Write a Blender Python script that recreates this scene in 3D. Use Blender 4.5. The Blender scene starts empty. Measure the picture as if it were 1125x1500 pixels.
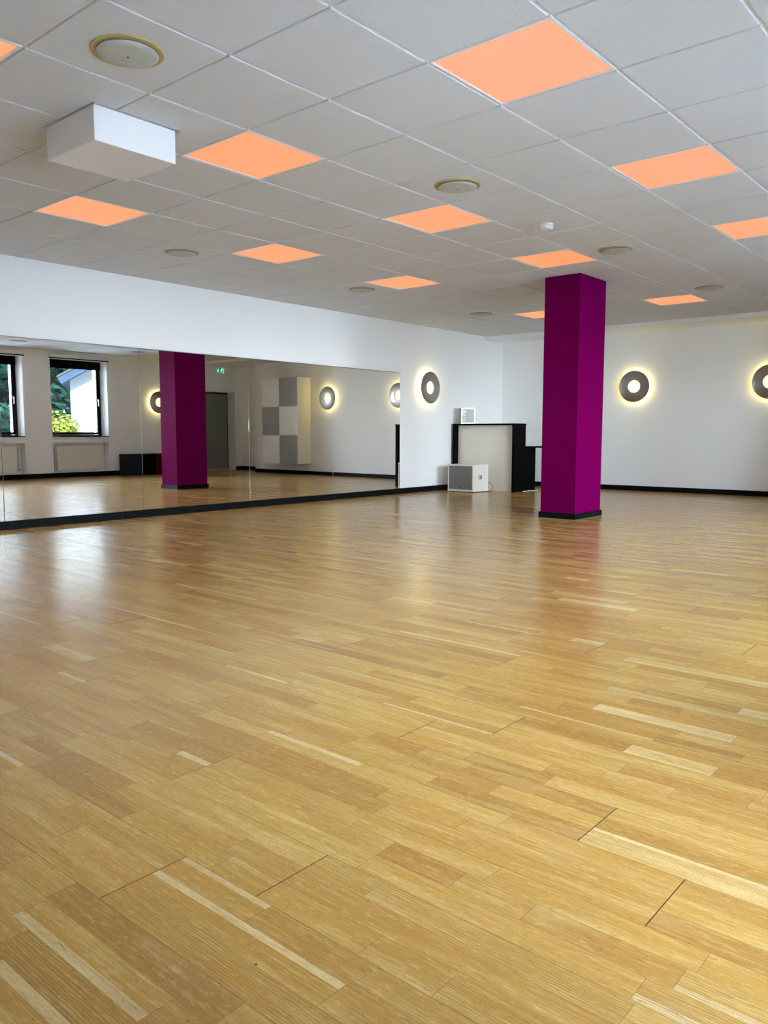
import bpy, bmesh, math, random
from mathutils import Vector, Matrix
R = random.Random(7)
sc = bpy.context.scene
col = sc.collection
H = 2.599                      # ceiling height
T = .625                       # ceiling tile pitch

# ------------------------------------------------------------------ camera
cam_d = bpy.data.cameras.new('camera'); cam = bpy.data.objects.new('camera', cam_d); col.objects.link(cam)
sc.camera = cam
yaw, pitch, roll, F = -0.706, -0.099, 0.001, 1167.91
fw = Vector((math.sin(yaw)*math.cos(pitch), math.cos(yaw)*math.cos(pitch), math.sin(pitch)))
r0 = Vector((math.cos(yaw), -math.sin(yaw), 0)); u0 = r0.cross(fw)
rr = math.cos(roll)*r0 + math.sin(roll)*u0; uu = -math.sin(roll)*r0 + math.cos(roll)*u0
m = Matrix((rr, uu, -fw)).transposed().to_4x4(); m.translation = Vector((2.311, -2.385, .933))
cam.matrix_world = m
cam_d.sensor_fit = 'VERTICAL'; cam_d.sensor_height = 36; cam_d.lens = F/1500*36
cam_d.clip_start = .02; cam_d.clip_end = 300

# ------------------------------------------------------------------ light and exposure
sc.view_settings.view_transform = 'Standard'; sc.view_settings.look = 'None'
sc.view_settings.exposure = 0.0; sc.view_settings.gamma = 1; sc.view_settings.use_curve_mapping = False
SKY = 28.5
w = bpy.data.worlds.new('sky'); sc.world = w; w.use_nodes = True
wn = w.node_tree.nodes; wl = w.node_tree.links
bg = wn['Background']; tc = wn.new('ShaderNodeTexCoord'); sp = wn.new('ShaderNodeSeparateXYZ'); cr = wn.new('ShaderNodeValToRGB')
wl.new(tc.outputs['Generated'], sp.inputs[0]); wl.new(sp.outputs['Z'], cr.inputs[0]); wl.new(cr.outputs[0], bg.inputs[0])
cr.color_ramp.elements[0].color = (.80, .885, 1, 1); cr.color_ramp.elements[1].color = (.48, .68, 1, 1)
# a bright hazy patch of sky lies towards the camera end of the window side
dt = wn.new('ShaderNodeVectorMath'); dt.operation = 'DOT_PRODUCT'; dt.inputs[1].default_value = Vector((.72, -.64, .27)).normalized()
wl.new(tc.outputs['Generated'], dt.inputs[0])
mx = wn.new('ShaderNodeMath'); mx.operation = 'MAXIMUM'; mx.inputs[1].default_value = 0; wl.new(dt.outputs['Value'], mx.inputs[0])
pw = wn.new('ShaderNodeMath'); pw.operation = 'POWER'; pw.inputs[1].default_value = 2.5; wl.new(mx.outputs[0], pw.inputs[0])
ml = wn.new('ShaderNodeMath'); ml.operation = 'MULTIPLY_ADD'; ml.inputs[1].default_value = SKY*2.6; ml.inputs[2].default_value = SKY*.42
wl.new(pw.outputs[0], ml.inputs[0]); wl.new(ml.outputs[0], bg.inputs[1])
sc.cycles.max_bounces = 16; sc.cycles.diffuse_bounces = 8; sc.cycles.glossy_bounces = 6
sun_d = bpy.data.lights.new('sun', 'SUN'); sun_d.energy = 38; sun_d.angle = math.radians(1); sun_d.color = (1, .97, .92)
sun = bpy.data.objects.new('sun', sun_d); col.objects.link(sun)
sun.rotation_euler = Vector((.62, .30, -.85)).to_track_quat('-Z', 'Y').to_euler(); sun.location = (-4, -4, 12)

# window openings in the right-hand wall (y0, y1)
WX = 2.68
WIN = [(7.14-1.86*k-1.28, 7.14-1.86*k) for k in range(5)]
for k, (a, b) in enumerate(WIN):                   # sky portals at the window openings
    ld = bpy.data.lights.new('window_portal', 'AREA'); ld.shape = 'RECTANGLE'; ld.size = 1.6 if k < 3 else 2.4; ld.size_y = b-a
    ld.cycles.is_portal = True
    lo = bpy.data.objects.new('window_portal', ld); col.objects.link(lo)
    lo.location = (3.27, (a+b)/2, 1.645 if k < 3 else 1.25); lo.rotation_euler = (0, math.radians(90), 0)

# ------------------------------------------------------------------ materials
def lin(c): return tuple((x/255/12.92 if x/255 <= .04045 else ((x/255+.055)/1.055)**2.4) for x in c)
def mat(name, rgb, rough=.6, metal=0., spec=.5, emit=None, es=0., bump=0., bscale=60., var=0., vscale=3., coat=0.):
    M = bpy.data.materials.new(name); M.use_nodes = True; n = M.node_tree.nodes; l = M.node_tree.links
    b = n['Principled BSDF']
    b.inputs['Base Color'].default_value = (*rgb, 1); b.inputs['Roughness'].default_value = rough
    b.inputs['Metallic'].default_value = metal; b.inputs['Specular IOR Level'].default_value = spec
    b.inputs['Coat Weight'].default_value = coat
    t = n.new('ShaderNodeTexCoord')
    if emit: b.inputs['Emission Color'].default_value = (*emit, 1); b.inputs['Emission Strength'].default_value = es
    if var:
        ns = n.new('ShaderNodeTexNoise'); ns.inputs['Scale'].default_value = vscale; ns.inputs['Detail'].default_value = 4
        l.new(t.outputs['Object'], ns.inputs['Vector'])
        mr = n.new('ShaderNodeMapRange'); mr.inputs[3].default_value = 1-var; mr.inputs[4].default_value = 1+var
        l.new(ns.outputs['Fac'], mr.inputs[0])
        vm = n.new('ShaderNodeVectorMath'); vm.operation = 'SCALE'; vm.inputs[0].default_value = rgb
        l.new(mr.outputs[0], vm.inputs['Scale']); l.new(vm.outputs[0], b.inputs['Base Color'])
    if bump:
        ns = n.new('ShaderNodeTexNoise'); ns.inputs['Scale'].default_value = bscale; ns.inputs['Detail'].default_value = 5
        l.new(t.outputs['Object'], ns.inputs['Vector'])
        bp = n.new('ShaderNodeBump'); bp.inputs['Strength'].default_value = bump; bp.inputs['Distance'].default_value = .004
        l.new(ns.outputs['Fac'], bp.inputs['Height']); l.new(bp.outputs[0], b.inputs['Normal'])
    return M
WALLC = (.855, .87, .875)
M = {}
M['wall'] = mat('wall_paint', WALLC, .75, bump=.25, bscale=150, var=.015, vscale=.8, spec=.3)
M['tile'] = mat('ceiling_tile', (.68, .70, .715), .95, bump=.9, bscale=260, var=.055, vscale=170, spec=.1)
M['grid'] = mat('ceiling_grid', (.80, .80, .80), .45, spec=.4)
M['void'] = mat('ceiling_slab', (.5, .5, .5), .9)
M['black_tile'] = mat('black_tile', (.0035, .0045, .006), .45, spec=.08, var=.2, vscale=20)
M['grout'] = mat('grout', (.10, .11, .115), .8, spec=.2)
M['grout_dark'] = mat('grout_dark', (.030, .033, .036), .8, spec=.1)
M['magenta'] = mat('magenta_paint', (.122, .0001, .052), .55, bump=.2, bscale=130, var=.03, vscale=2, spec=.008)
M['mirror'] = mat('mirror_glass', (.97, .975, .955), .0, 1.0)
M['mirror_edge'] = mat('mirror_edge', (.02, .03, .03), .2)
M['alu'] = mat('aluminium', (.55, .55, .54), .3, 1.0)
M['lamp_metal'] = mat('lamp_brushed_metal', (.40, .385, .375), .30, 1.0)
M['lamp_glow'] = mat('lamp_glow', (.9, .9, .8), .5, emit=(1, .93, .60), es=.98)
M['lamp_ring'] = mat('lamp_ring', (.9, .9, .8), .5, emit=(1, .82, .30), es=28)
M['panel'] = mat('led_panel', (.22, .22, .23), .5, emit=(1, .315, .088), es=.95, spec=.3)
M['white_plastic'] = mat('white_plastic', (.78, .78, .77), .4)
M['cream_rim'] = mat('yellowed_rim', (.40, .315, .10), .5, var=.15, vscale=14)
M['vent_grey'] = mat('vent_disc', (.45, .47, .42), .5)
M['dark'] = mat('dark_gap', (.01, .01, .01), .7)
M['black_lam'] = mat('black_laminate', (.0025, .003, .003), .6, spec=.03)
M['white_lam'] = mat('cream_laminate', (.74, .70, .61), .5)
M['cream_paint'] = mat('speaker_paint', (.76, .73, .65), .45, bump=.2, bscale=300)
M['grille'] = mat('speaker_grille', (.20, .20, .20), .5, .5, bump=.8, bscale=500)
M['cab_white'] = mat('cabinet_white', (.93, .935, .93), .3)
M['cab_grey'] = mat('cabinet_grey', (.36, .37, .385), .4)
M['cab_side'] = mat('cabinet_side', (.72, .69, .60), .35)
M['frame_black'] = mat('window_frame', (.002, .0025, .003), .4, spec=.2)
M['sill'] = mat('window_sill', (.003, .004, .005), .3, spec=.25)
M['radiator'] = mat('radiator_enamel', (.78, .76, .68), .35)
M['blind'] = mat('blind_fabric', (.003, .003, .004), .9, spec=.1)
M['door'] = mat('door_grey', (.20, .225, .215), .45)
M['leather_navy'] = mat('leather_navy', (.010, .020, .042), .55, spec=.1, bump=.3, bscale=90)
M['leather_black'] = mat('leather_black', (.002, .002, .0025), .55, spec=.05, bump=.3, bscale=90)
M['leather_red'] = mat('leather_red', (.065, .001, .004), .55, spec=.05, bump=.3, bscale=90)
M['green_sign'] = mat('green_sign', (.0, .25, .16), .4, emit=(0, .30, .20), es=.8)
M['white_sign'] = mat('white_sign', (.8, .9, .85), .4, emit=(.75, 1, .9), es=.8)
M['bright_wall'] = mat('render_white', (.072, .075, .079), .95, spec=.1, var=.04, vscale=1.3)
M['fascia'] = mat('fascia_blue_grey', (.014, .024, .040), .8, spec=.05)
M['roof'] = mat('roof_tile', (.03, .025, .025), .9, spec=.05)
M['bark'] = mat('bark', (.10, .07, .05), .9)
M['grass'] = mat('gravel', (.54, .60, .68), .9, var=.2, vscale=6)
def leafmat(name, a, b):
    m_ = bpy.data.materials.new(name); m_.use_nodes = True; n = m_.node_tree.nodes; l = m_.node_tree.links
    p = n['Principled BSDF']; p.inputs['Roughness'].default_value = .7; p.inputs['Specular IOR Level'].default_value = .02
    at = n.new('ShaderNodeAttribute'); at.attribute_name = 'tone'
    c = n.new('ShaderNodeValToRGB'); c.color_ramp.elements[0].color = (*a, 1); c.color_ramp.elements[1].color = (*b, 1)
    l.new(at.outputs['Fac'], c.inputs[0]); l.new(c.outputs[0], p.inputs['Base Color'])
    return m_
M['leaf'] = leafmat('leaf_green', (.0008, .0075, .006), (.006, .028, .019))
M['leaf_y'] = leafmat('leaf_yellow', (.030, .038, .004), (.10, .105, .018))
def glassmat(name, fac=.06, tint=(1, 1, 1)):
    m_ = bpy.data.materials.new(name); m_.use_nodes = True; n = m_.node_tree.nodes; l = m_.node_tree.links
    n.remove(n['Principled BSDF']); o = n['Material Output']
    t = n.new('ShaderNodeBsdfTransparent'); t.inputs[0].default_value = (*tint, 1)
    g = n.new('ShaderNodeBsdfGlossy'); g.inputs['Roughness'].default_value = .01
    f = n.new('ShaderNodeFresnel'); f.inputs[0].default_value = 1.45
    x = n.new('ShaderNodeMixShader'); l.new(f.outputs[0], x.inputs[0]); l.new(t.outputs[0], x.inputs[1]); l.new(g.outputs[0], x.inputs[2])
    l.new(x.outputs[0], o.inputs[0]); return m_
M['glass'] = glassmat('pane_glass', tint=(.97, .99, .98))

# parquet
def parquet():
    m_ = bpy.data.materials.new('oak_parquet'); m_.use_nodes = True; n = m_.node_tree.nodes; l = m_.node_tree.links
    p = n['Principled BSDF']
    def N(t, **k):
        x = n.new(t)
        for a, b in k.items(): setattr(x, a, b)
        return x
    def math_(op, a, b=None, c=None):
        x = N('ShaderNodeMath', operation=op)
        for i, v in enumerate((a, b, c)):
            if v is None: continue
            if isinstance(v, (int, float)): x.inputs[i].default_value = v
            else: l.new(v, x.inputs[i])
        return x.outputs[0]
    def mixc(fac, a, b, mode='MIX'):
        x = N('ShaderNodeMix', data_type='RGBA', blend_type=mode)
        for s, v in ((0, fac), (6, a), (7, b)):
            if isinstance(v, (int, float)): x.inputs[s].default_value = v
            elif isinstance(v, tuple): x.inputs[s].default_value = (*v, 1)
            else: l.new(v, x.inputs[s])
        return x.outputs[2]
    def noise(vec, scale, detail=3, rough=.5, dist=0):
        x = N('ShaderNodeTexNoise'); x.inputs['Scale'].default_value = scale; x.inputs['Detail'].default_value = detail
        x.inputs['Roughness'].default_value = rough; x.inputs['Distortion'].default_value = dist; l.new(vec, x.inputs['Vector']); return x.outputs['Fac']
    def rng(v, a, b, c=0., d=1.):
        x = N('ShaderNodeMapRange'); x.inputs[1].default_value = a; x.inputs[2].default_value = b; x.inputs[3].default_value = c; x.inputs[4].default_value = d
        l.new(v, x.inputs[0]); return x.outputs[0]
    tone = N('ShaderNodeAttribute', attribute_name='tone').outputs['Fac']
    seed = N('ShaderNodeAttribute', attribute_name='seed').outputs['Fac']
    uvp = N('ShaderNodeAttribute', attribute_name='piece').outputs['Vector']
    uvb = N('ShaderNodeAttribute', attribute_name='board').outputs['Vector']
    tcn = N('ShaderNodeTexCoord').outputs['Object']
    def stretch(vec, sx, sy):
        a = N('ShaderNodeVectorMath', operation='MULTIPLY'); l.new(vec, a.inputs[0]); a.inputs[1].default_value = (sx, sy, 1)
        cb = N('ShaderNodeCombineXYZ'); s1 = math_('MULTIPLY', seed, 37.); s2 = math_('MULTIPLY', seed, 91.)
        l.new(s1, cb.inputs[0]); l.new(s1, cb.inputs[1]); l.new(s2, cb.inputs[2])
        b = N('ShaderNodeVectorMath', operation='ADD'); l.new(a.outputs[0], b.inputs[0]); l.new(cb.outputs[0], b.inputs[1]); return b.outputs[0]
    ramp = N('ShaderNodeValToRGB'); e = ramp.color_ramp.elements
    e[0].position = 0; e[0].color = (.29, .14, .026, 1)
    e[1].position = 1; e[1].color = (.58, .42, .20, 1)
    for pos, c in ((.18, (.33, .165, .030)), (.5, (.41, .225, .043)), (.8, (.47, .285, .075))):
        x = e.new(pos); x.color = (*c, 1)
    l.new(tone, ramp.inputs[0])
    base = ramp.outputs[0]
    # broad figure inside a strip
    g1 = noise(stretch(tcn, 2.2, 20), 1, 4, .55)
    base = mixc(rng(g1, .35, .7, 0, .42), base, (.36, .18, .040))
    base = mixc(rng(g1, .50, .25, 0, .40), base, (.62, .44, .19))
    # fine fibres
    g2 = noise(stretch(tcn, 6, 240), 1, 3, .65)
    base = mixc(rng(g2, .50, .72, 0, .50), base, (.27, .13, .035))
    base = mixc(rng(g2, .46, .22, 0, .35), base, (.68, .50, .25))
    # mottled shimmer of oak, across the grain
    g3 = noise(stretch(tcn, 34, 120), 1, 4, .65, .3)
    base = mixc(rng(g3, .52, .72, 0, .36), base, (.30, .155, .035))
    base = mixc(rng(g3, .46, .28, 0, .30), base, (.66, .48, .22))
    # cathedral figure on some pieces
    wv = N('ShaderNodeTexWave', wave_type='BANDS', bands_direction='Y'); wv.inputs['Scale'].default_value = 13; wv.inputs['Distortion'].default_value = 7
    wv.inputs['Detail'].default_value = 2; wv.inputs['Detail Scale'].default_value = .6; l.new(stretch(tcn, 1.1, 4), wv.inputs['Vector'])
    sel = N('ShaderNodeMath', operation='FRACT'); l.new(math_('MULTIPLY', seed, 7.31), sel.inputs[0])
    cath = math_('MULTIPLY', rng(wv.outputs['Fac'], .55, 1), rng(sel.outputs[0], .74, .78, 0, .5))
    base = mixc(cath, base, (.22, .10, .028))
    # pores: short dark flecks along the grain
    fl = noise(stretch(tcn, 60, 330), 1, 2, .7)
    base = mixc(rng(fl, .60, .72, 0, .60), base, (.17, .08, .022))
    # dirt specks and dents
    v = N('ShaderNodeTexVoronoi'); v.inputs['Scale'].default_value = 9; l.new(tcn, v.inputs['Vector'])
    dn = noise(tcn, 31, 2); base = mixc(math_('MULTIPLY', rng(v.outputs['Distance'], .034, .016), rng(dn, .47, .53)), base, (.05, .03, .02))
    sn = N('ShaderNodeMapping'); sn.inputs['Rotation'].default_value = (0, 0, 1.0); sn.inputs['Scale'].default_value = (7, 160, 1); l.new(tcn, sn.inputs[0])
    base = mixc(math_('MULTIPLY', rng(noise(sn.outputs[0], 1, 1), .76, .80, 0, .8), .8), base, (.12, .07, .035))
    # joints: uv coordinates in metres, z = distance to the end
    sb = N('ShaderNodeSeparateXYZ'); l.new(uvb, sb.inputs[0]); spn = N('ShaderNodeSeparateXYZ'); l.new(uvp, spn.inputs[0])
    jx = rng(sb.outputs[0], .0016, .0008); jy = rng(sb.outputs[1], .0014, .0006, 0, .45)
    jp = math_('MAXIMUM', rng(spn.outputs[0], .0012, .0006, 0, .35), rng(spn.outputs[1], .0010, .0005, 0, .25))
    joint = math_('MAXIMUM', math_('MAXIMUM', jx, jy), jp)
    base = mixc(joint, base, (.055, .03, .015))
    l.new(base, p.inputs['Base Color'])
    rn = noise(stretch(tcn, 3, 60), 1, 3)
    l.new(rng(rn, .3, .7, .195, .235), p.inputs['Roughness'])
    p.inputs['Specular IOR Level'].default_value = .45
    hgt = noise(tcn, 4, 1)
    bp = N('ShaderNodeBump'); bp.inputs['Strength'].default_value = .12; bp.inputs['Distance'].default_value = .001
    l.new(hgt, bp.inputs['Height']); l.new(bp.outputs[0], p.inputs['Normal'])
    return m_
M['parquet'] = parquet()

# ------------------------------------------------------------------ mesh helpers
def box(bm, x0, y0, z0, x1, y1, z1):
    v = [bm.verts.new(c) for c in ((x0,y0,z0),(x1,y0,z0),(x1,y1,z0),(x0,y1,z0),(x0,y0,z1),(x1,y0,z1),(x1,y1,z1),(x0,y1,z1))]
    for f in ((3,2,1,0),(4,5,6,7),(0,1,5,4),(1,2,6,5),(2,3,7,6),(3,0,4,7)): bm.faces.new([v[i] for i in f])
def prism(bm, pts, z0, z1):
    a = [bm.verts.new((x, y, z0)) for x, y in pts]; b = [bm.verts.new((x, y, z1)) for x, y in pts]
    bm.faces.new(a[::-1]); bm.faces.new(b)
    for i in range(len(pts)): j = (i+1) % len(pts); bm.faces.new((a[i], a[j], b[j], b[i]))
def lathe(bm, prof, n=64, axis='z', c=(0,0,0), closed=False):
    """revolve (r, h) profile"""
    rings = []
    for r, h in prof:
        ring = []
        for k in range(n if r > 1e-6 else 1):
            a = 2*math.pi*k/n; x, y, z = r*math.cos(a), r*math.sin(a), h
            if axis == 'x': x, y, z = z, x, y
            if axis == 'y': x, y, z = x, z, y
            ring.append(bm.verts.new((x+c[0], y+c[1], z+c[2])))
        rings.append(ring)
    pairs = list(zip(rings, rings[1:]))
    if closed: pairs.append((rings[-1], rings[0]))
    for A, B in pairs:
        for k in range(n):
            k2 = (k+1) % n
            f = [A[k % len(A)], A[k2 % len(A)], B[k2 % len(B)], B[k % len(B)]]
            g = []
            for q in f:
                if q not in g: g.append(q)
            if len(g) > 2: bm.faces.new(g)
def tube(bm, pts, r, n=8):
    pts = [Vector(p) for p in pts]; rings = []
    for i, p in enumerate(pts):
        d = (pts[min(i+1, len(pts)-1)]-pts[max(i-1, 0)]).normalized()
        u = d.cross(Vector((0, 0, 1)));  u = u if u.length > .05 else d.cross(Vector((1, 0, 0))); u.normalize(); v = d.cross(u)
        rings.append([bm.verts.new(p+u*r*math.cos(2*math.pi*k/n)+v*r*math.sin(2*math.pi*k/n)) for k in range(n)])
    for A, B in zip(rings, rings[1:]):
        for k in range(n): bm.faces.new((A[k], A[(k+1) % n], B[(k+1) % n], B[k]))
    bm.faces.new(rings[0][::-1]); bm.faces.new(rings[-1])
def obj(name, bm, m_, parent=None, loc=None, rot=None, bevel=0, smooth=False, seg=2):
    bmesh.ops.recalc_face_normals(bm, faces=bm.faces)
    me = bpy.data.meshes.new(name); bm.to_mesh(me); bm.free()
    o = bpy.data.objects.new(name, me); col.objects.link(o); me.materials.append(M[m_])
    if parent: o.parent = parent
    if loc is not None: o.location = loc
    if rot is not None: o.rotation_euler = rot
    if bevel:
        b = o.modifiers.new('bevel', 'BEVEL'); b.width = bevel; b.segments = seg; b.limit_method = 'ANGLE'
    if smooth:
        for p in me.polygons: p.use_smooth = True
        if smooth == 'auto': me.set_sharp_from_angle(angle=math.radians(35))
    return o
def B(*boxes):
    bm = bmesh.new()
    for b in boxes: box(bm, *b)
    return bm
def thing(name, label, cat, loc=(0,0,0), rot=(0,0,0), group=None):
    o = bpy.data.objects.new(name, None); col.objects.link(o); o.empty_display_size = .1
    o.location = loc; o.rotation_euler = rot; o['label'] = label; o['category'] = cat
    if group: o['group'] = group
    return o
def tag(o, label, cat, group=None):
    o['label'] = label; o['category'] = cat
    if group: o['group'] = group
    return o
def st(o, label=None, cat=None):
    o['kind'] = 'structure'
    if label: o['label'] = label
    if cat: o['category'] = cat
    return o
def copy_tree(o, parent=None):
    c = o.copy(); col.objects.link(c); c.parent = parent
    for ch in list(o.children): copy_tree(ch, c)
    return c
AL, AF = .009, .035                    # small turns of the mirror wall and of the far wall
def LX(y, off=0): return -5.409 - AL*y + off
def FY(x, off=0): return 10.252 + AF*x + off
def on_left(y, z, off=0): return (LX(y, off), y, z)
def on_far(x, z, off=0): return (x, FY(x, off), z)
Y0, Y1 = -3.3, 10.89

# ------------------------------------------------------------------ the room
# floor: parquet strips, three to a board
def build_floor():
    me = bpy.data.meshes.new('floor')
    X0, X1 = -5.62, 3.24; bw = .209; ys = -.764
    k0 = math.floor((Y0-ys)/bw)-1; k1 = math.ceil((11.1-ys)/bw)
    known = {-4: .89, -1: 1.761, 0: 1.515, 2: 1.01, 3: -.28}
    V, Fc, tone, seed, pv, bv = [], [], [], [], [], []
    L = 2.2
    for k in range(k0, k1):
        yb = ys+k*bw
        off = known.get(k, R.uniform(0, L))
        xs = off-math.ceil((off-X0)/L)*L
        while xs < X1:
            bt = R.gauss(0, .035)
            for s in range(3):
                y = yb+s*bw/3; x = xs
                while x < xs+L-1e-4:
                    ln = R.choice((.18, .27, .35, .42, .5, .62, .75))*R.uniform(.9, 1.1)
                    if x+ln > xs+L-.12: ln = xs+L-x
                    t = min(1, max(0, R.gauss(.47, .16)+bt)) if R.random() > .06 else R.choice((R.uniform(.06, .2), R.uniform(.85, 1)))
                    cuts = [(y, y+bw/3, t)]
                    if R.random() < .09:                       # narrow pale sapwood edge
                        q = R.uniform(.012, .024); cuts = [(y, y+q, 1.0), (y+q, y+bw/3, t)] if R.random() < .5 else [(y, y+bw/3-q, t), (y+bw/3-q, y+bw/3, 1.0)]
                    sd = R.random()
                    for (ya, yc, tt) in cuts:
                        a, b = max(x, X0), min(x+ln, X1)
                        if a >= b or yc < Y0-.2 or ya > 11.1: continue
                        # split each piece at its middle so that edge distances interpolate linearly
                        xm = (x+x+ln)/2; xb = xs+L/2
                        cx = sorted({a, b, *[c for c in (xm, xb) if a < c < b]})
                        ym = y+bw/6; cyy = sorted({ya, yc, *([ym] if ya < ym < yc else [])})
                        for xa, xc in zip(cx, cx[1:]):
                            for y_a, y_c in zip(cyy, cyy[1:]):
                                i = len(V); V.extend(((xa, y_a, 0), (xc, y_a, 0), (xc, y_c, 0), (xa, y_c, 0))); Fc.append((i, i+1, i+2, i+3))
                                tone.append(tt); seed.append(sd)
                                for vx, vy in ((xa, y_a), (xc, y_a), (xc, y_c), (xa, y_c)):
                                    pv.append((min(vx-x, x+ln-vx), min(vy-y, y+bw/3-vy), 0)); bv.append((min(vx-xs, xs+L-vx), min(vy-yb, yb+bw-vy), 0))
                    x += ln
            xs += L
    me.from_pydata(V, [], Fc); me.materials.append(M['parquet'])
    def put(n, t, d, vals, f):
        a = me.attributes.new(n, t, d)
        a.data.foreach_set(f, [c for v in vals for c in (v if isinstance(v, tuple) else (v,))])
    put('tone', 'FLOAT', 'FACE', tone, 'value'); put('seed', 'FLOAT', 'FACE', seed, 'value')
    put('piece', 'FLOAT_VECTOR', 'CORNER', pv, 'vector'); put('board', 'FLOAT_VECTOR', 'CORNER', bv, 'vector')
    o = bpy.data.objects.new('floor', me); col.objects.link(o)
    return o
st(build_floor(), 'honey oak parquet floor of three-strip boards', 'floor')

# walls
bm = bmesh.new(); prism(bm, [(LX(Y0), Y0), (LX(11.1), 11.1), (LX(11.1)-.2, 11.1), (LX(Y0)-.2, Y0)], -.05, H+.3)
st(obj('wall_left', bm, 'wall'), 'white wall above and beside the long mirror', 'wall')
bm = bmesh.new(); prism(bm, [(LX(10.2), FY(LX(10.2))), (1.51, FY(1.51)), (1.51, 11.09), (LX(11.09), 11.09)], -.05, H+.3)
st(obj('wall_back', bm, 'wall'), 'white far wall with the ring lamps', 'wall')
o = obj('wall_end', B((1.51, Y1, -.05, 2.68, 11.09, H+.3), (1.512, Y1-.08, 1.47, 2.679, Y1, H+.02)), 'wall')
st(o, 'beige end wall of the doorway recess with a proud upper part', 'wall')
st(obj('wall_front', B((-5.75, Y0-.2, -.05, 3.25, Y0, H+.3)), 'wall'), 'white wall behind the camera', 'wall')
# right wall with openings, radiator niches and door recess
ZS, ZT = .84, 2.45
ZB = [.84, .84, .84, .05, .05]          # the two openings nearest the camera reach the floor
bs = []
DY0, DY1, DZ = 9.72, 10.69, 1.93
edge = [Y0]
for a, b in sorted(WIN): edge += [a, b]
edge.append(DY0)
for i in range(0, len(edge), 2): bs.append((WX, edge[i], -.05, 3.25, edge[i+1], H+.3))
for a, b in WIN:
    bs.append((WX, a, ZT, 3.25, b, H+.3))                 # lintel
    if ZB[WIN.index((a, b))] < .5: bs.append((WX, a, -.05, 3.25, b, .05)); continue
    bs.append((WX, a, .72, 3.25, b, ZS))                  # parapet above the niche
    bs.append((WX+.20, a, .11, 3.25, b, .72))             # niche back
    bs.append((WX, a, -.05, 3.25, b, .11))                # niche foot
bs.append((WX, DY0, DZ, 3.25, DY1, H+.3)); bs.append((WX, DY1, -.05, 3.25, 11.09, H+.3))
bs.append((WX+.32, DY0, -.05, 3.25, DY1, DZ))
st(obj('wall_right', B(*bs), 'wall'), 'window wall with radiator niches, seen in the mirror', 'wall')

# ceiling: slab above, grid, tiles with tegular edges
LED = [(1,-1),(1,2),(4,2),(4,-1),(7,2),(7,-1),(4,5),(1,5),(7,5),(12,5),(12,2),(-2,2)]
slab = st(obj('ceiling', B((-5.9, -3.5, H+.02, 3.25, 11.09, H+.3)), 'void'), 'suspended ceiling of white square tiles in a white grid', 'ceiling')
XL, XR = LX(0)-.09, WX
bm = bmesh.new()
g = .009
for i in range(-8, 18):
    for j in range(-5, 10):
        if (i, j) in LED: continue
        x0, x1 = -(j+1)*T, -j*T; y0, y1 = i*T, (i+1)*T
        x0c, x1c = max(x0+g, XL-.05), min(x1-g, XR); y0c, y1c = max(y0+g, Y0), min(y1-g, Y1)
        if x1c-x0c < .01 or y1c-y0c < .01: continue
        e = .002
        lo = [bm.verts.new(c) for c in ((x0c+e, y0c+e, H), (x1c-e, y0c+e, H), (x1c-e, y1c-e, H), (x0c+e, y1c-e, H))]
        mi = [bm.verts.new(c) for c in ((x0c, y0c, H+.002), (x1c, y0c, H+.002), (x1c, y1c, H+.002), (x0c, y1c, H+.002))]
        up = [bm.verts.new(c) for c in ((x0c, y0c, H+.015), (x1c, y0c, H+.015), (x1c, y1c, H+.015), (x0c, y1c, H+.015))]
        bm.faces.new(lo)
        for q in range(4):
            q2 = (q+1) % 4; bm.faces.new((lo[q], lo[q2], mi[q2], mi[q])); bm.faces.new((mi[q], mi[q2], up[q2], up[q]))
obj('ceiling_tiles', bm, 'tile', slab)
bm = bmesh.new()
for j in range(-4, 9): box(bm, -j*T-.012, Y0, H+.010, -j*T+.012, Y1, H+.013)
for i in range(-7, 18): box(bm, XL, i*T-.012, H+.0102, XR, i*T+.012, H+.0128)
obj('ceiling_grid', bm, 'grid', slab)
bm = bmesh.new(); prism(bm, [(LX(9.5), 9.5), (WX, 9.5), (WX, Y1), (1.52, Y1), (1.52, FY(1.52)), (LX(10.2), FY(LX(10.2)))], H-.058, H+.02)
st(obj('trim_1', bm, 'wall'), 'shallow white plaster step under the ceiling along the far wall', 'soffit')

# baseboards
def bb(name, pts, lab, h=.08, t=.014):
    """pts: polyline on the floor (room on the left-hand side of the walk)"""
    bm = bmesh.new()
    for (a, b) in zip(pts, pts[1:]):
        a, b = Vector(a), Vector(b); d = (b-a).normalized(); n_ = Vector((-d.y, d.x))
        prism(bm, [tuple(a), tuple(b), tuple(b+n_*t), tuple(a+n_*t)], 0, h)
    o = st(obj(name, bm, 'black_tile', bevel=.0015), lab, 'baseboard')
    bm = bmesh.new()                                     # pale tile joints
    for (a, b) in zip(pts, pts[1:]):
        a, b = Vector(a), Vector(b); L = (b-a).length; d = (b-a).normalized(); n_ = Vector((-d.y, d.x)); k = .3
        while k < L-.05:
            c = a+d*k; prism(bm, [tuple(c+n_*t), tuple(c+d*.0025+n_*t), tuple(c+d*.0025+n_*(t+.0006)), tuple(c+n_*(t+.0006))], .002, h-.002); k += .3
    obj('tile_joint', bm, 'grout_dark', o)
    return o
bb('baseboard_left', [(LX(10.15), 10.1), (LX(Y0), Y0)], 'black tile skirting below the mirror', .082, .034)
bb('baseboard_back', [(1.51, FY(1.51)), (LX(10.1), FY(LX(10.1)))], 'black tile skirting of the far wall')
bb('baseboard_right', [(WX, WIN[3][1]), (WX, DY0)], 'black tile skirting below the windows', .10)
bb('baseboard_end', [(WX, DY1), (WX, Y1), (1.51, Y1), (1.51, FY(1.51))], 'black tile skirting in the doorway recess', .09)

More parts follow.
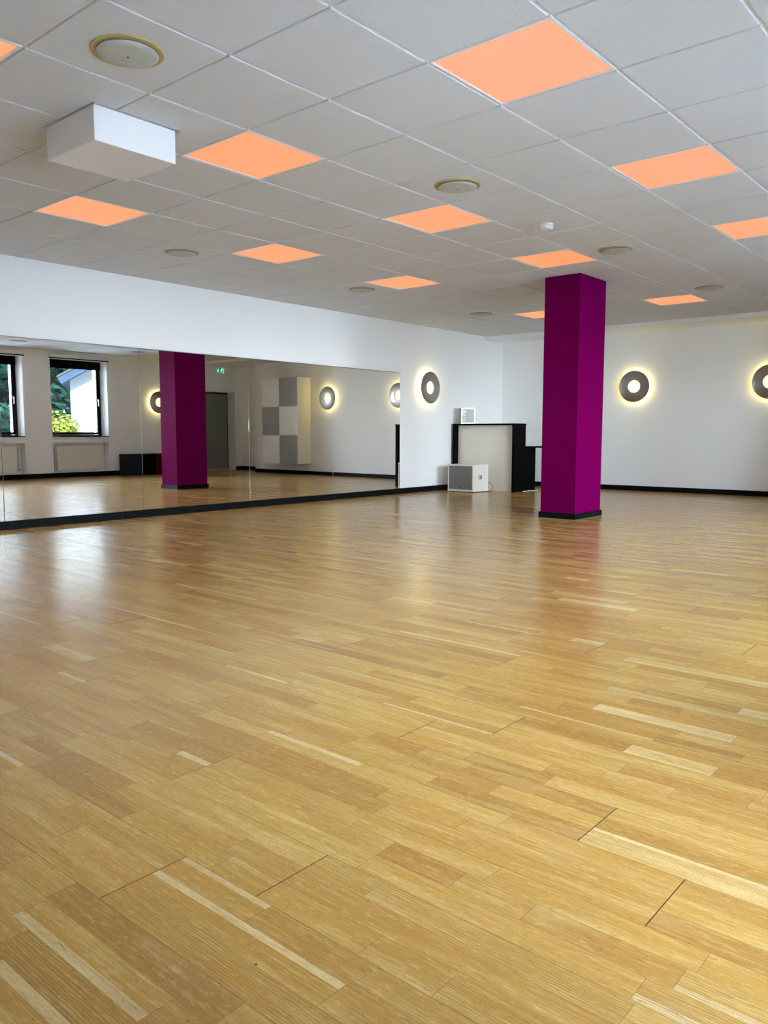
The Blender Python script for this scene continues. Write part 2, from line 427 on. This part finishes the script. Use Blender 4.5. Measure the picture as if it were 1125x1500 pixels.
# ------------------------------------------------------------------ column
c = thing('column', 'square magenta column with a black tile foot', 'column', (-1.663, 5.438, 0))
obj('shaft', B((-.417, 0, 0, 0, .613, H-.0005)), 'magenta', c, bevel=.003)
bs = [(-.432, -.015, 0, .015, -.0005, .068), (-.432, .6135, 0, .015, .628, .068), (.0005, -.0005, 0, .015, .6135, .068), (-.432, -.0005, 0, -.4175, .6135, .068)]
f_ = obj('tile_foot', B(*bs), 'black_tile', c)
obj('tile_joint', B((.0146, -.0156, 0, .0156, -.0146, .068), (.0150, .42, 0, .0157, .4225, .067), (-.4326, -.0156, 0, -.4316, -.0146, .068), (-.433, -.0165, 0, .0165, -.0150, .004), (.0150, -.0165, 0, .0165, .629, .004)), 'grout', f_)

# ------------------------------------------------------------------ mirrors
MY = [-.49, 1.04, 2.565, 4.095, 5.595, 7.085]
labs = ['mirror panel at the left edge of the photo, mostly cut off', 'mirror panel that shows the two windows with radiators', 'mirror panel that shows the magenta column and the exit sign',
        'mirror panel that shows the chequered wall cabinet', 'last mirror panel, beside the ring lamp, showing mostly bare white wall']
for k in range(5):
    y0, y1 = MY[k]+.002, MY[k+1]-.002
    t = thing('mirror_panel', labs[k], 'mirror', on_left(y0, .084), (0, 0, AL), 'mirror panels along the left wall')
    W_ = y1-y0; zt = 1.838-.084
    bm = bmesh.new(); bv_ = .0015                                  # glass with a bevelled edge
    q = [(0, 0, 0), (0, W_, 0), (0, W_, zt), (0, 0, zt)]
    A = [bm.verts.new((.0255, y, z)) for _, y, z in q]
    Cc = [bm.verts.new((.030, y, z)) for y, z in ((bv_, bv_), (W_-bv_, bv_), (W_-bv_, zt-bv_), (bv_, zt-bv_))]
    D_ = [bm.verts.new((.024, y, z)) for _, y, z in q]
    bm.faces.new(Cc); bm.faces.new(D_[::-1])
    for i in range(4): j = (i+1) % 4; bm.faces.new((A[i], A[j], Cc[j], Cc[i])); bm.faces.new((D_[i], D_[j], A[j], A[i]))
    obj('mirror_glass', bm, 'mirror', t)
    obj('backing', B((.001, .001, .001, .0238, W_-.001, zt-.001)), 'mirror_edge', t)
    obj('top_channel', B((.001, 0, zt+.0002, .036, W_+.004, zt+.007)), 'alu', t)
    if k == 2:
        obj('clip', B((.0302, W_-.004, .86, .036, W_+.006, 1.0)), 'alu', t, bevel=.001)
    if k < 4: obj('joint_strip', B((.001, W_+.0002, 0, .0245, W_+.0038, zt)), 'mirror_edge', t)

# ------------------------------------------------------------------ ring wall lamps
def ring_lamp():
    t = thing('wall_lamp', '', 'lamp')                     # local +x leaves the wall
    bm = bmesh.new(); lathe(bm, [(.100, .060), (.246, .060), (.25, .063), (.25, .069), (.247, .071), (.103, .071), (.100, .068)], 96, 'x', closed=True)
    obj('ring_shade', bm, 'lamp_metal', t, smooth='auto')
    bm = bmesh.new(); lathe(bm, [(0, .032), (.118, .032), (.118, .0), (0, 0)], 64, 'x'); obj('diffuser', bm, 'lamp_glow', t, smooth='auto')
    bm = bmesh.new(); lathe(bm, [(.165, .022), (.185, .022), (.185, .046), (.165, .046)], 72, 'x', closed=True); obj('light_ring', bm, 'lamp_ring', t, smooth='auto')
    bm = bmesh.new(); lathe(bm, [(.119, .001), (.164, .001), (.164, .0598), (.119, .0598)], 48, 'x', closed=True); obj('mount', bm, 'lamp_metal', t, smooth='auto')
    return t
lp = ring_lamp(); lp['group'] = 'ring wall lamps'
PI = math.pi
spots = [(on_left(7.805, 1.646), AL, 'round dark ring lamp beside the end of the mirror'),
         (on_far(-3.039, 1.679), -PI/2+AF, 'round dark ring lamp on the far wall just right of the magenta column'),
         (on_far(-1.018, 1.679), -PI/2+AF, 'round dark ring lamp cut by the right edge of the photo'),
         ((WX, 8.41, 1.62), PI, 'round ring lamp above the leather cubes, seen only in the mirror')]
for i, (l_, rz, lab) in enumerate(spots):
    t = lp if i == 0 else copy_tree(lp)
    t.location = l_; t.rotation_euler = (0, 0, rz); t['label'] = lab

# ------------------------------------------------------------------ LED ceiling panels
def led():
    t = thing('ceiling_light_panel', '', 'ceiling light')
    h = T/2-.004; k = .295
    bm = bmesh.new()
    for b in ((-h, -h, .001, h, -k, .012), (-h, k, .001, h, h, .012), (-h, -k, .001, -k, k, .012), (k, -k, .001, h, k, .012)): box(bm, *b)
    obj('frame', bm, 'grid', t)
    obj('diffuser', B((-k+.0003, -k+.0003, .004, k-.0003, k-.0003, .010)), 'panel', t)
    return t
lab = {(1,-1): 'largest orange light panel, near the top right of the ceiling', (1,2): 'orange light panel right of the white ceiling box', (4,2): 'orange light panel directly below the middle round vent',
       (4,-1): 'orange light panel at upper right, below and right of the largest one', (7,2): 'orange light panel just above the top of the magenta column', (7,-1): 'orange light panel cut by the right edge of the photo',
       (4,5): 'orange light panel right of the small round vent on the left', (1,5): 'orange light panel left of and below the white ceiling box', (7,5): 'orange light panel above the end of the mirror, right of a small vent',
       (12,5): 'narrow far orange light panel half hidden by the column', (12,2): 'narrow far orange light panel right of the column, near the far wall', (-2,2): 'sliver of orange light panel at the left edge beside the near vent'}
lp = led(); lp['group'] = 'orange light panels in the ceiling'
for i, (a, b) in enumerate(LED):
    t = lp if i == 0 else copy_tree(lp)
    t.location = (-(b+.5)*T, (a+.5)*T, H-.0005); t['label'] = lab[(a, b)]

# ------------------------------------------------------------------ round ceiling vents
def vent():
    t = thing('ceiling_vent', '', 'vent')
    bm = bmesh.new(); lathe(bm, [(.112, .012), (.128, -.004), (.150, -.007), (.156, -.004), (.156, 0), (.128, .0005)], 72); obj('rim', bm, 'cream_rim', t, smooth='auto')
    bm = bmesh.new(); lathe(bm, [(0, -.024), (.05, -.0235), (.10, -.021), (.128, -.016), (.132, -.012), (.128, -.009), (0, -.009)], 72); o = obj('disc', bm, 'vent_grey', t, smooth='auto')
    bm = bmesh.new(); lathe(bm, [(0, -.0268), (.0045, -.0265), (.0055, -.024), (.0055, -.022), (0, -.022)], 16); obj('screw', bm, 'dark', o)
    bm = bmesh.new(); lathe(bm, [(0, -.0088), (.02, -.0088), (.02, .0), (0, .0)], 20); obj('stem', bm, 'dark', t)
    return t
vs = [((-.5,1.5), 'large round vent at top left, nearest to the camera'), ((3.5,1.5), 'round vent in the middle of the ceiling above an orange panel'), ((7.5,1.5), 'round vent right of the smoke detector, above the column'),
      ((11.5,1.5), 'small flat round vent near the far wall on the right'), ((3.5,6.5), 'small round vent above the mirror wall on the left'), ((7.5,6.5), 'small round vent left of the panel above the mirror end'),
      ((11.5,6.5), 'faint round vent in the far corner left of the column'), ((7.5,-2.5), 'round vent near the windows, left one seen in the mirror'), ((11.5,-2.5), 'round vent near the windows, right one seen in the mirror')]
lp = vent(); lp['group'] = 'round ceiling vents'
for i, ((a, b), lb) in enumerate(vs):
    t = lp if i == 0 else copy_tree(lp)
    t.location = (-b*T, a*T, H-.0005); t['label'] = lb

# smoke detector
t = thing('smoke_detector', 'small white smoke detector on a ceiling tile left of a round vent', 'smoke detector', (-.975, 3.48, H))
bm = bmesh.new(); lathe(bm, [(0, 0), (.052, 0), (.052, -.010), (0, -.010)], 40); obj('base', bm, 'white_plastic', t, smooth='auto')
bm = bmesh.new(); lathe(bm, [(0, -.011), (.044, -.011), (.050, -.016), (.050, -.034), (.042, -.041), (0, -.043)], 40); obj('head', bm, 'white_plastic', t, smooth='auto')
bm = bmesh.new(); lathe(bm, [(0, -.043), (.004, -.043), (.004, -.045), (0, -.045)], 12, c=(.025, -.01, 0)); obj('indicator', bm, 'dark', t)

# white box under the ceiling
t = thing('ceiling_box', 'plain white box hung under the ceiling on a thin metal frame', 'box', (-1.80, .12, H))
obj('housing', B((-.245, -.245, -.182, .245, .245, -.004)), 'white_plastic', t, bevel=.004)
bm = B((-.275, -.250, -.0055, .262, -.2455, -.0005), (-.275, .2455, -.0055, .262, .272, -.0005), (-.275, -.2455, -.0055, -.2455, .2455, -.0005), (.2455, -.2455, -.0055, .252, .2455, -.0005))
obj('mounting_frame', bm, 'alu', t)

# ------------------------------------------------------------------ counter in the far corner
t = thing('reception_counter', 'black counter with cream front panel and lower desk wing behind the column', 'counter')
x0, x1, yf = -5.435, -4.255, 8.46
obj('end_panel', B((x0, yf, 0, x0+.04, 8.80, 1.055)), 'black_lam', t, bevel=.002)
bm = bmesh.new()                                              # stepped right end panel
P_ = [(yf, 0), (9.12, 0), (9.12, .695), (8.80, .695), (8.80, 1.055), (yf, 1.055)]
a = [bm.verts.new((x1-.045, y, z)) for y, z in P_]; b = [bm.verts.new((x1, y, z)) for y, z in P_]
bm.faces.new(a[::-1]); bm.faces.new(b)
for i in range(6): j = (i+1) % 6; bm.faces.new((a[i], a[j], b[j], b[i]))
obj('end_panel', bm, 'black_lam', t)
obj('counter_top', B((x0-.005, yf-.005, 1.0555, x1+.003, 8.81, 1.082)), 'black_lam', t, bevel=.002)
obj('front_panel', B((x0+.0405, yf+.10, 0, x1-.0455, yf+.12, 1.055)), 'white_lam', t)
obj('desk_top', B((x0, 8.812, .6955, x1-.0455, 9.12, .72), (x1-.045, 8.802, .6955, x1, 8.945, .72), (x1-.045, 8.946, .6955, -3.94, 9.50, .72)), 'black_lam', t)
obj('desk_leg', B((-4.00, 9.06, 0, -3.965, 9.48, .695)), 'black_lam', t, bevel=.002)

# framed picture on the counter
t = thing('picture_frame', 'small white box frame with patterned picture standing on the counter', 'picture frame', (-5.25, 8.60, 1.082), (0, 0, math.radians(50)))
fw_, fh, d_ = .24, .262, .11
bm = B((-fw_/2, -.055, 0, fw_/2, -.035, .022), (-fw_/2, -.055, fh-.022, fw_/2, -.035, fh), (-fw_/2, -.055, .022, -fw_/2+.022, -.035, fh-.022), (fw_/2-.022, -.055, .022, fw_/2, -.035, fh-.022))
obj('frame', bm, 'cab_white', t, bevel=.002)
M['picture'] = mat('picture_grey', (.46, .48, .47), .5, var=.35, vscale=70)
o = obj('picture', B((-fw_/2+.0225, -.046, .0225, fw_/2-.0225, -.044, fh-.0225)), 'picture', t)
bm = bmesh.new()
for k in range(26):                                            # pale leaf sprig on the left of the picture
    cx_, cz_ = R.uniform(-.095, -.035), R.uniform(.035, .23); an = R.uniform(0, 3.1); s = R.uniform(.008, .02)
    p4 = [(s, 0), (0, s*.4), (-s, 0), (0, -s*.4)]
    bm.faces.new([bm.verts.new((cx_+x*math.cos(an)-z*math.sin(an), -.0463-k*.00003, cz_+x*math.sin(an)+z*math.cos(an))) for x, z in p4])
obj('leaf_motif', bm, 'cab_white', o)
for xa in (-fw_/2,): obj('side_glass', B((xa, -.0345, .004, xa+.003, .055, fh-.004)), 'glass', t)
obj('back_frame', B((-fw_/2, .0555, 0, fw_/2, .062, fh)), 'cab_white', t)

# loudspeaker cabinet on the floor
t = thing('subwoofer', 'cream loudspeaker box with grey front grille on the floor before the counter', 'speaker', (-4.94, 8.19, 0), (0, 0, math.radians(-3)))
w2, dd, hh = .25, .20, .435
bm = B((-w2, -dd+.018, .012, w2, dd, hh), (-w2, -dd, .012, -w2+.018, -dd+.018, hh), (w2-.018, -dd, .012, w2, -dd+.018, hh), (-w2+.018, -dd, .012, w2-.018, -dd+.018, .040), (-w2+.018, -dd, hh-.022, w2-.018, -dd+.018, hh))
obj('cabinet', bm, 'cream_paint', t)
o = obj('front_grille', B((-w2+.0185, -dd+.004, .0405, w2-.0185, -dd+.016, hh-.0225)), 'grille', t)
bm = bmesh.new(); box(bm, -.03, -dd+.001, .075, .004, -dd+.0038, .090); box(bm, -.018, -dd+.001, .068, .012, -dd+.0038, .0748); obj('badge', bm, 'dark', o)
bm = bmesh.new(); bx_ = w2
for b in ((bx_+.0002, -.045, .205, bx_+.004, -.035, .265), (bx_+.0002, .02, .205, bx_+.004, .03, .265), (bx_+.0002, -.035, .255, bx_+.004, .02, .265), (bx_+.0002, -.035, .205, bx_+.004, .02, .215)): box(bm, *b)
box(bm, bx_+.0002, -.012, .2155, bx_+.003, .012, .2545)
obj('side_handle', bm, 'grille', t)
for sx in (-1, 1):
    for sy in (-1, 1): obj('foot', B((sx*.2-.02, sy*.15-.02, 0, sx*.2+.02, sy*.15+.02, .0118)), 'dark', t)
bm = bmesh.new()
tube(bm, [(-4.672, 8.36, .15), (-4.655, 8.375, .145), (-4.63, 8.40, .12), (-4.618, 8.415, .08), (-4.62, 8.41, .035), (-4.64, 8.40, .01), (-4.70, 8.42, .0045), (-4.80, 8.45, .0045)], .004)
tag(obj('speaker_cable', bm, 'dark', smooth=True), 'thin dark cable curling down behind the cream loudspeaker', 'cable')
bm = bmesh.new()
tube(bm, [(-4.245, 8.72, .005), (-4.235, 8.82, .005), (-4.215, 8.87, .014), (-4.20, 8.93, .005), (-4.21, 9.02, .005), (-4.19, 9.1, .005)], .0045)
tag(obj('floor_cable', bm, 'white_plastic', smooth=True), 'short white cable on the floor at the foot of the black counter end', 'cable')

# ------------------------------------------------------------------ chequered wall cabinet on the far wall (seen in the mirror)
x0, x1, z0, z1, dp = -.421, .749, .242, 2.145, .411
t = thing('wall_cabinet', 'tall wall cabinet with white and grey chequered doors, seen in the mirror', 'cabinet', (x0, FY(x0), 0), (0, 0, AF))
Wc = x1-x0
obj('body', B((0, -dp+.02, z0, Wc, -.001, z1)), 'cab_side', t)
hc = (z1-z0)/3
for r_ in range(3):
    for c_ in range(2):
        white = (r_+c_) % 2 == 1        # mirrored view: white at top left = larger x
        white = ((2-r_) + (1-c_)) % 2 == 0
        o = obj('door', B((c_*Wc/2+.002, -dp, z0+r_*hc+.002, (c_+1)*Wc/2-.002, -dp+.0195, z0+(r_+1)*hc-.002)), 'cab_white' if white else 'cab_grey', t, bevel=.001)
        o['label'] = 'white door' if white else 'grey door'

# ------------------------------------------------------------------ leather cubes by the window wall
for k, (mm, lb) in enumerate((('leather_navy', 'dark navy leather cube seat, nearest to the radiator'), ('leather_black', 'black leather cube seat between the navy and the red one'), ('leather_red', 'dark red leather cube seat below the ring lamp'))):
    t = thing('cube_seat', lb, 'stool', (2.455, 7.53+.334*k, 0), group='leather cube seats by the window wall')
    obj('cushion_body', B((-.205, -.165, .012, .205, .165, .40)), mm, t, bevel=.012, seg=3)
    obj('lid', B((-.206, -.166, .402, .206, .166, .462)), mm, t, bevel=.012, seg=3)
    for sx in (-1, 1):
        for sy in (-1, 1): obj('foot', B((sx*.16-.02, sy*.12-.02, 0, sx*.16+.02, sy*.12+.02, .0115)), 'dark', t)

# ------------------------------------------------------------------ windows, blinds, radiators
for k, (a, b) in enumerate(WIN):
    t = bpy.data.objects.new('window_%d' % (k+1), None); col.objects.link(t); t.location = (0, 0, 0)
    st(t, 'black framed window in the wall facing the mirror' if k < 3 else 'tall black framed window reaching down to the floor', 'window')
    xf = 2.96; fo = .045; ZS = ZB[k]
    obj('window_frame', B((xf, a, ZS, xf+.07, a+fo, ZT), (xf, b-fo, ZS, xf+.07, b, ZT), (xf, a+fo, ZS, xf+.07, b-fo, ZS+fo), (xf, a+fo, ZT-fo, xf+.07, b-fo, ZT)), 'frame_black', t)
    i0, i1, j0, j1 = a+fo+.002, b-fo-.002, ZS+fo+.002, ZT-fo-.002; s = .052
    so = obj('window_sash', B((xf-.012, i0, j0, xf+.05, i0+s, j1), (xf-.012, i1-s, j0, xf+.05, i1, j1), (xf-.012, i0+s, j0, xf+.05, i1-s, j0+s), (xf-.012, i0+s, j1-s, xf+.05, i1-s, j1)), 'frame_black', t)
    obj('glass_pane', B((xf+.018, i0+s, j0+s, xf+.030, i1-s, j1-s)), 'glass', t)
    bm = B((xf-.022, i1-.036, 1.60, xf-.0125, i1-.016, 1.66)); box(bm, xf-.045, i1-.033, 1.615, xf-.0225, i1-.019, 1.633); box(bm, xf-.055, i1-.033, 1.50, xf-.0455, i1-.019, 1.64)
    obj('window_handle', bm, 'alu', so)
    obj('window_sill', B((WX-.022, a, ZS, xf-.001, b, ZS+.018)), 'sill', t, bevel=.002)
    obj('blind_cloth', B((xf-.060, a+.02, 2.27, xf-.058, b-.02, ZT-.003)), 'blind', t)
wl_ = ['window seen in the mirror left of the column, beside the ring lamp', 'window cut by the left edge of the photo, seen in the mirror']
for k in range(2): bpy.data.objects['window_%d' % (k+1)]['label'] = wl_[k]
def roller(k):
    a, b = WIN[k]
    t = thing('roller_blind', '', 'blind', (WX, a, 0))
    L = b-a
    obj('cassette', B((-.075, -.03, 2.462, -.001, L+.02, 2.535)), 'white_plastic', t, bevel=.006)
    obj('bottom_bar', B((-.068, -.035, 2.442, -.030, L+.022, 2.4615)), 'frame_black', t)
    bm = bmesh.new(); tube(bm, [(-.03, L+.010+.0, 2.4412), (-.03, L+.012, 1.15)], .0022, 6); c_ = obj('pull_cord', bm, 'white_plastic', t)
    bm = bmesh.new(); lathe(bm, [(0, 1.16), (.006, 1.15), (.012, 1.09), (.010, 1.07), (0, 1.07)], 12, c=(-.03, L+.012, 0)); obj('cord_weight', bm, 'white_plastic', c_)
    return t
def radiator(k, side):
    a, b = WIN[k]
    t = thing('radiator', '', 'radiator', (WX+.10, a, .0))
    y0, y1 = (.135, 1.16) if side < 0 else (.12, 1.145)
    n_ = 34; bm = bmesh.new(); pw = (y1-y0)/n_
    box(bm, -.03, y0, .14, .02, y1, .655)
    body = obj('panel', bm, 'radiator', t, bevel=.004)
    bm = bmesh.new()
    for q in range(n_-1): box(bm, -.036, y0+(q+.72)*pw, .165, -.0305, y0+(q+1.28)*pw, .63)
    obj('ribs', bm, 'radiator', t, bevel=.002)
    obj('top_grille', B((-.03, y0, .6555, .05, y1, .668)), 'radiator', t)
    yv = y0-.045 if side < 0 else y1+.045
    s = -side
    for z_, rad, nm in ((.615, .024, 'thermostat_valve'), (.18, .014, 'return_valve')):
        bm = bmesh.new(); lathe(bm, [(0, -.055), (rad*.8, -.055), (rad, -.04), (rad, .01), (rad*.5, .02), (0, .02)], 20, 'x', c=(.0, yv, z_))
        o = obj(nm, bm, 'white_plastic' if rad > .02 else 'alu', t, smooth='auto')
        bm = bmesh.new(); tube(bm, [(.012, yv, z_), (.012, yv+s*.044, z_)], .009); obj('pipe_stub', bm, 'alu', o)
    bm = bmesh.new(); tube(bm, [(.04, yv, .125), (.04, yv, .60)], .008); obj('supply_pipe', bm, 'alu', t, smooth=True)
    for yb_ in (y0+.2, y1-.23): obj('bracket', B((.0205, yb_, .3, .095, yb_+.03, .5)), 'radiator', t)
    return t
rl = ['white roller blind cassette above the window nearest to the leather cubes', 'white roller blind cassette at the left edge of the mirror image', 'white roller blind cassette third from the leather cubes, left of the photo edge',
      'white roller blind cassette fourth from the leather cubes', 'white roller blind cassette nearest to the camera']
p0 = roller(0); p0['group'] = 'roller blinds over the windows'
for k in range(5):
    t = p0 if k == 0 else copy_tree(p0)
    t.location = (WX, WIN[k][0], 0); t['label'] = rl[k]
for k, (sd, lb) in enumerate(((-1, 'white ribbed radiator in the niche nearest to the leather cubes'), (1, 'white ribbed radiator at the left edge of the mirror image'))):
    t = radiator(k, sd); t['label'] = lb; t['group'] = 'radiators under the windows'

# ------------------------------------------------------------------ door, exit sign, panel in the recess
t = bpy.data.objects.new('door_1', None); col.objects.link(t); t.location = (WX+.30, DY0, 0); st(t, 'plain grey door set back in the wall beyond the column, seen in the mirror', 'door')
o = obj('door_leaf', B((-.03, .035, .03, .012, .935, DZ-.035)), 'door', t, bevel=.002)
obj('door_frame', B((-.012, .001, .0, .019, .034, DZ-.001), (-.012, .936, 0, .019, .969, DZ-.001), (-.012, .034, DZ-.034, .019, .936, DZ-.001)), 'frame_black', t)
obj('threshold', B((-.06, .035, 0, .012, .935, .028)), 'vent_grey', t)
bm = B((-.055, .07, 1.0, -.0305, .09, 1.02)); box(bm, -.062, .07, 1.0, -.0555, .19, 1.018); obj('door_handle', bm, 'alu', o)
t = thing('exit_sign', 'small green exit sign on the wall above the grey door', 'sign', (WX, 10.22, 2.44))
obj('housing', B((-.030, -.125, -.075, -.001, .125, .075)), 'white_plastic', t, bevel=.003)
f_ = obj('sign_face', B((-.0335, -.119, -.069, -.0302, .119, .069)), 'green_sign', t)
bm = bmesh.new(); xs_ = -.0338
def flat(pts): bm.faces.new([bm.verts.new((xs_, y, z)) for y, z in pts])
flat([(-.085, .0), (-.098, .0), (-.070, -.045), (-.042, .0), (-.055, .0), (-.055, .045), (-.085, .045)])       # arrow pointing down
for q in ([(.035, -.055), (.10, -.055), (.10, .055), (.035, .055), (.035, .043), (.088, .043), (.088, -.043), (.035, -.043)],):   # doorway
    flat([(.035, -.055), (.10, -.055), (.10, -.043), (.035, -.043)]); flat([(.088, -.043), (.10, -.043), (.10, .043), (.088, .043)]); flat([(.035, .043), (.10, .043), (.10, .055), (.035, .055)])
flat([(.02, .005), (.036, .002), (.046, .030), (.030, .034)])                                                     # running figure: torso, head, arms, legs
flat([(.040+.009*math.cos(a_*PI/5), .044+.009*math.sin(a_*PI/5)) for a_ in range(10)])
flat([(.044, .030), (.066, .018), (.063, .012), (.042, .022)]); flat([(.032, .032), (.010, .022), (.012, .015), (.034, .024)])
flat([(.034, .004), (.052, -.010), (.044, -.034), (.036, -.032), (.042, -.012), (.026, -.002)]); flat([(.020, .006), (.014, -.016), (-.008, -.022), (-.008, -.029), (.022, -.023), (.030, .0)])
obj('pictogram', bm, 'white_sign', f_)
t = thing('wall_hatch', 'low white hatch on the end wall of the doorway recess', 'hatch', (0, Y1, 0))
obj('hatch_door', B((1.62, -.04, .17, 2.62, -.02, 1.06)), 'wall', t, bevel=.002)
obj('hatch_frame', B((1.60, -.0195, .15, 2.64, -.001, 1.08)), 'cab_side', t)

# ------------------------------------------------------------------ outside
st(obj('ground', B((3.25, -12, -.5, 40, 32, -.4)), 'grass'), 'pale grey paved ground outside the windows', 'ground')
t = thing('neighbour_house', 'white gabled house outside the window, seen in the mirror', 'house', (9, 9.83, -.4), (0, 0, math.radians(32)))
bm = bmesh.new(); Pp = [(0, 0), (7, 0), (7, 2.85), (3.5, 4.85), (0, 2.85)]
a = [bm.verts.new((0, y, z)) for y, z in Pp]; b = [bm.verts.new((4.4, y, z)) for y, z in Pp]
bm.faces.new(a[::-1]); bm.faces.new(b)
for i in range(5): j = (i+1) % 5; bm.faces.new((a[i], a[j], b[j], b[i]))
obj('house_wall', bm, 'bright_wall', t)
bm = bmesh.new()
def roofslab(bm, xa, xb, off, th):
    d = math.hypot(3.5, 2.0); ny, nz = -2.0/d, 3.5/d
    for s in (0, 1):
        p1 = (-.22, 2.85-.22*2/3.5); p2 = (3.5, 4.85)
        q = [(p1[0]+ny*off, p1[1]+nz*off), (p2[0], p2[1]+off/nz), (p2[0], p2[1]+(off+th)/nz), (p1[0]+ny*(off+th), p1[1]+nz*(off+th))]
        if s: q = [(7-y, z) for y, z in q]
        A_ = [bm.verts.new((xa, y, z)) for y, z in q]; B_ = [bm.verts.new((xb, y, z)) for y, z in q]
        bm.faces.new(A_[::-1]); bm.faces.new(B_)
        for i in range(4): j = (i+1) % 4; bm.faces.new((A_[i], A_[j], B_[j], B_[i]))
roofslab(bm, -.30, 4.6, .21, .05); obj('roof', bm, 'roof', t)
bm = bmesh.new(); roofslab(bm, -.28, 4.55, .005, .20); obj('fascia', bm, 'fascia', t)

def leafcloud(lumps, n, size, mname, parent, name='foliage'):
    V, Fc, tone = [], [], []
    for _ in range(n):
        cx_, cy_, cz_, r_ = R.choice(lumps)
        d = Vector((R.gauss(0, 1), R.gauss(0, 1), R.gauss(0, 1))).normalized(); rad = r_*R.uniform(.55, 1.0)
        p = Vector((cx_, cy_, cz_))+d*rad
        nrm = (d+Vector((R.gauss(0, .5), R.gauss(0, .5), R.gauss(0, .5)+.3))).normalized(); u = nrm.cross(Vector((R.random(), R.random(), R.random()))).normalized(); v = nrm.cross(u); s = size*R.uniform(.6, 1.3)
        i = len(V)
        for a_, b_ in ((s, 0), (.25*s, .42*s), (-.8*s, 0), (.25*s, -.42*s)): V.append(p+u*a_+v*b_)
        Fc.append((i, i+1, i+2, i+3)); tone.append(min(1, max(0, R.gauss(.45, .28))))
    me = bpy.data.meshes.new(name); me.from_pydata(V, [], Fc); me.materials.append(M[mname])
    at = me.attributes.new('tone', 'FLOAT', 'FACE'); at.data.foreach_set('value', tone)
    o = bpy.data.objects.new(name, me); col.objects.link(o); o.parent = parent; return o
def tree(x, y, h, r, lb, n=5200):
    t = thing('tree', lb, 'tree', (x, y, -.4), group='trees outside the windows')
    lumps = [(R.uniform(-r, r)*.75, R.uniform(-r, r)*.75, R.uniform(.06, .90)*h, R.uniform(.38, .6)*r) for _ in range(32)]
    bm = bmesh.new()
    tube(bm, [(0, 0, 0), (.05, .03, h*.3), (0, .1, h*.6), (.05, 0, h*.85)], .13, 10)
    for l_ in lumps[:8]: tube(bm, [(0, .05, max(.3, l_[2]-.8)), (l_[0], l_[1], l_[2])], .04, 6)
    obj('trunk', bm, 'bark', t); leafcloud(lumps, n, .19, 'leaf', t)
tree(15.9, 11.4, 4.3, 1.75, 'dense dark green tree left of the white house, seen in the mirror', 9500)
tree(15.0, 6.5, 4.2, 1.7, 'dark green tree farther left, facing the middle windows', 6000)
tree(22.2, 12.3, 5.8, 2.25, 'dark green tree behind the dense tree by the house', 9000)
tree(22.4, 18.7, 6.0, 2.25, 'dark green tree behind the back of the white house', 9000)
t = thing('yellow_bush', 'bright yellow-green bush in front of the white house, seen in the mirror', 'bush', (8.0, 8.82, -.4))
bm = bmesh.new(); tube(bm, [(0, 0, 0), (.02, .02, 1.2)], .05, 8); tube(bm, [(0, 0, .3), (.1, -.2, 1.3)], .03, 6); obj('stem', bm, 'bark', t)
leafcloud([(0, 0, 1.52, .46), (.1, -.28, 1.45, .40), (0, .32, 1.42, .38), (0, .2, 1.25, .36), (-.05, 0, .9, .45), (.1, .1, .5, .4)], 2600, .06, 'leaf_y', t)
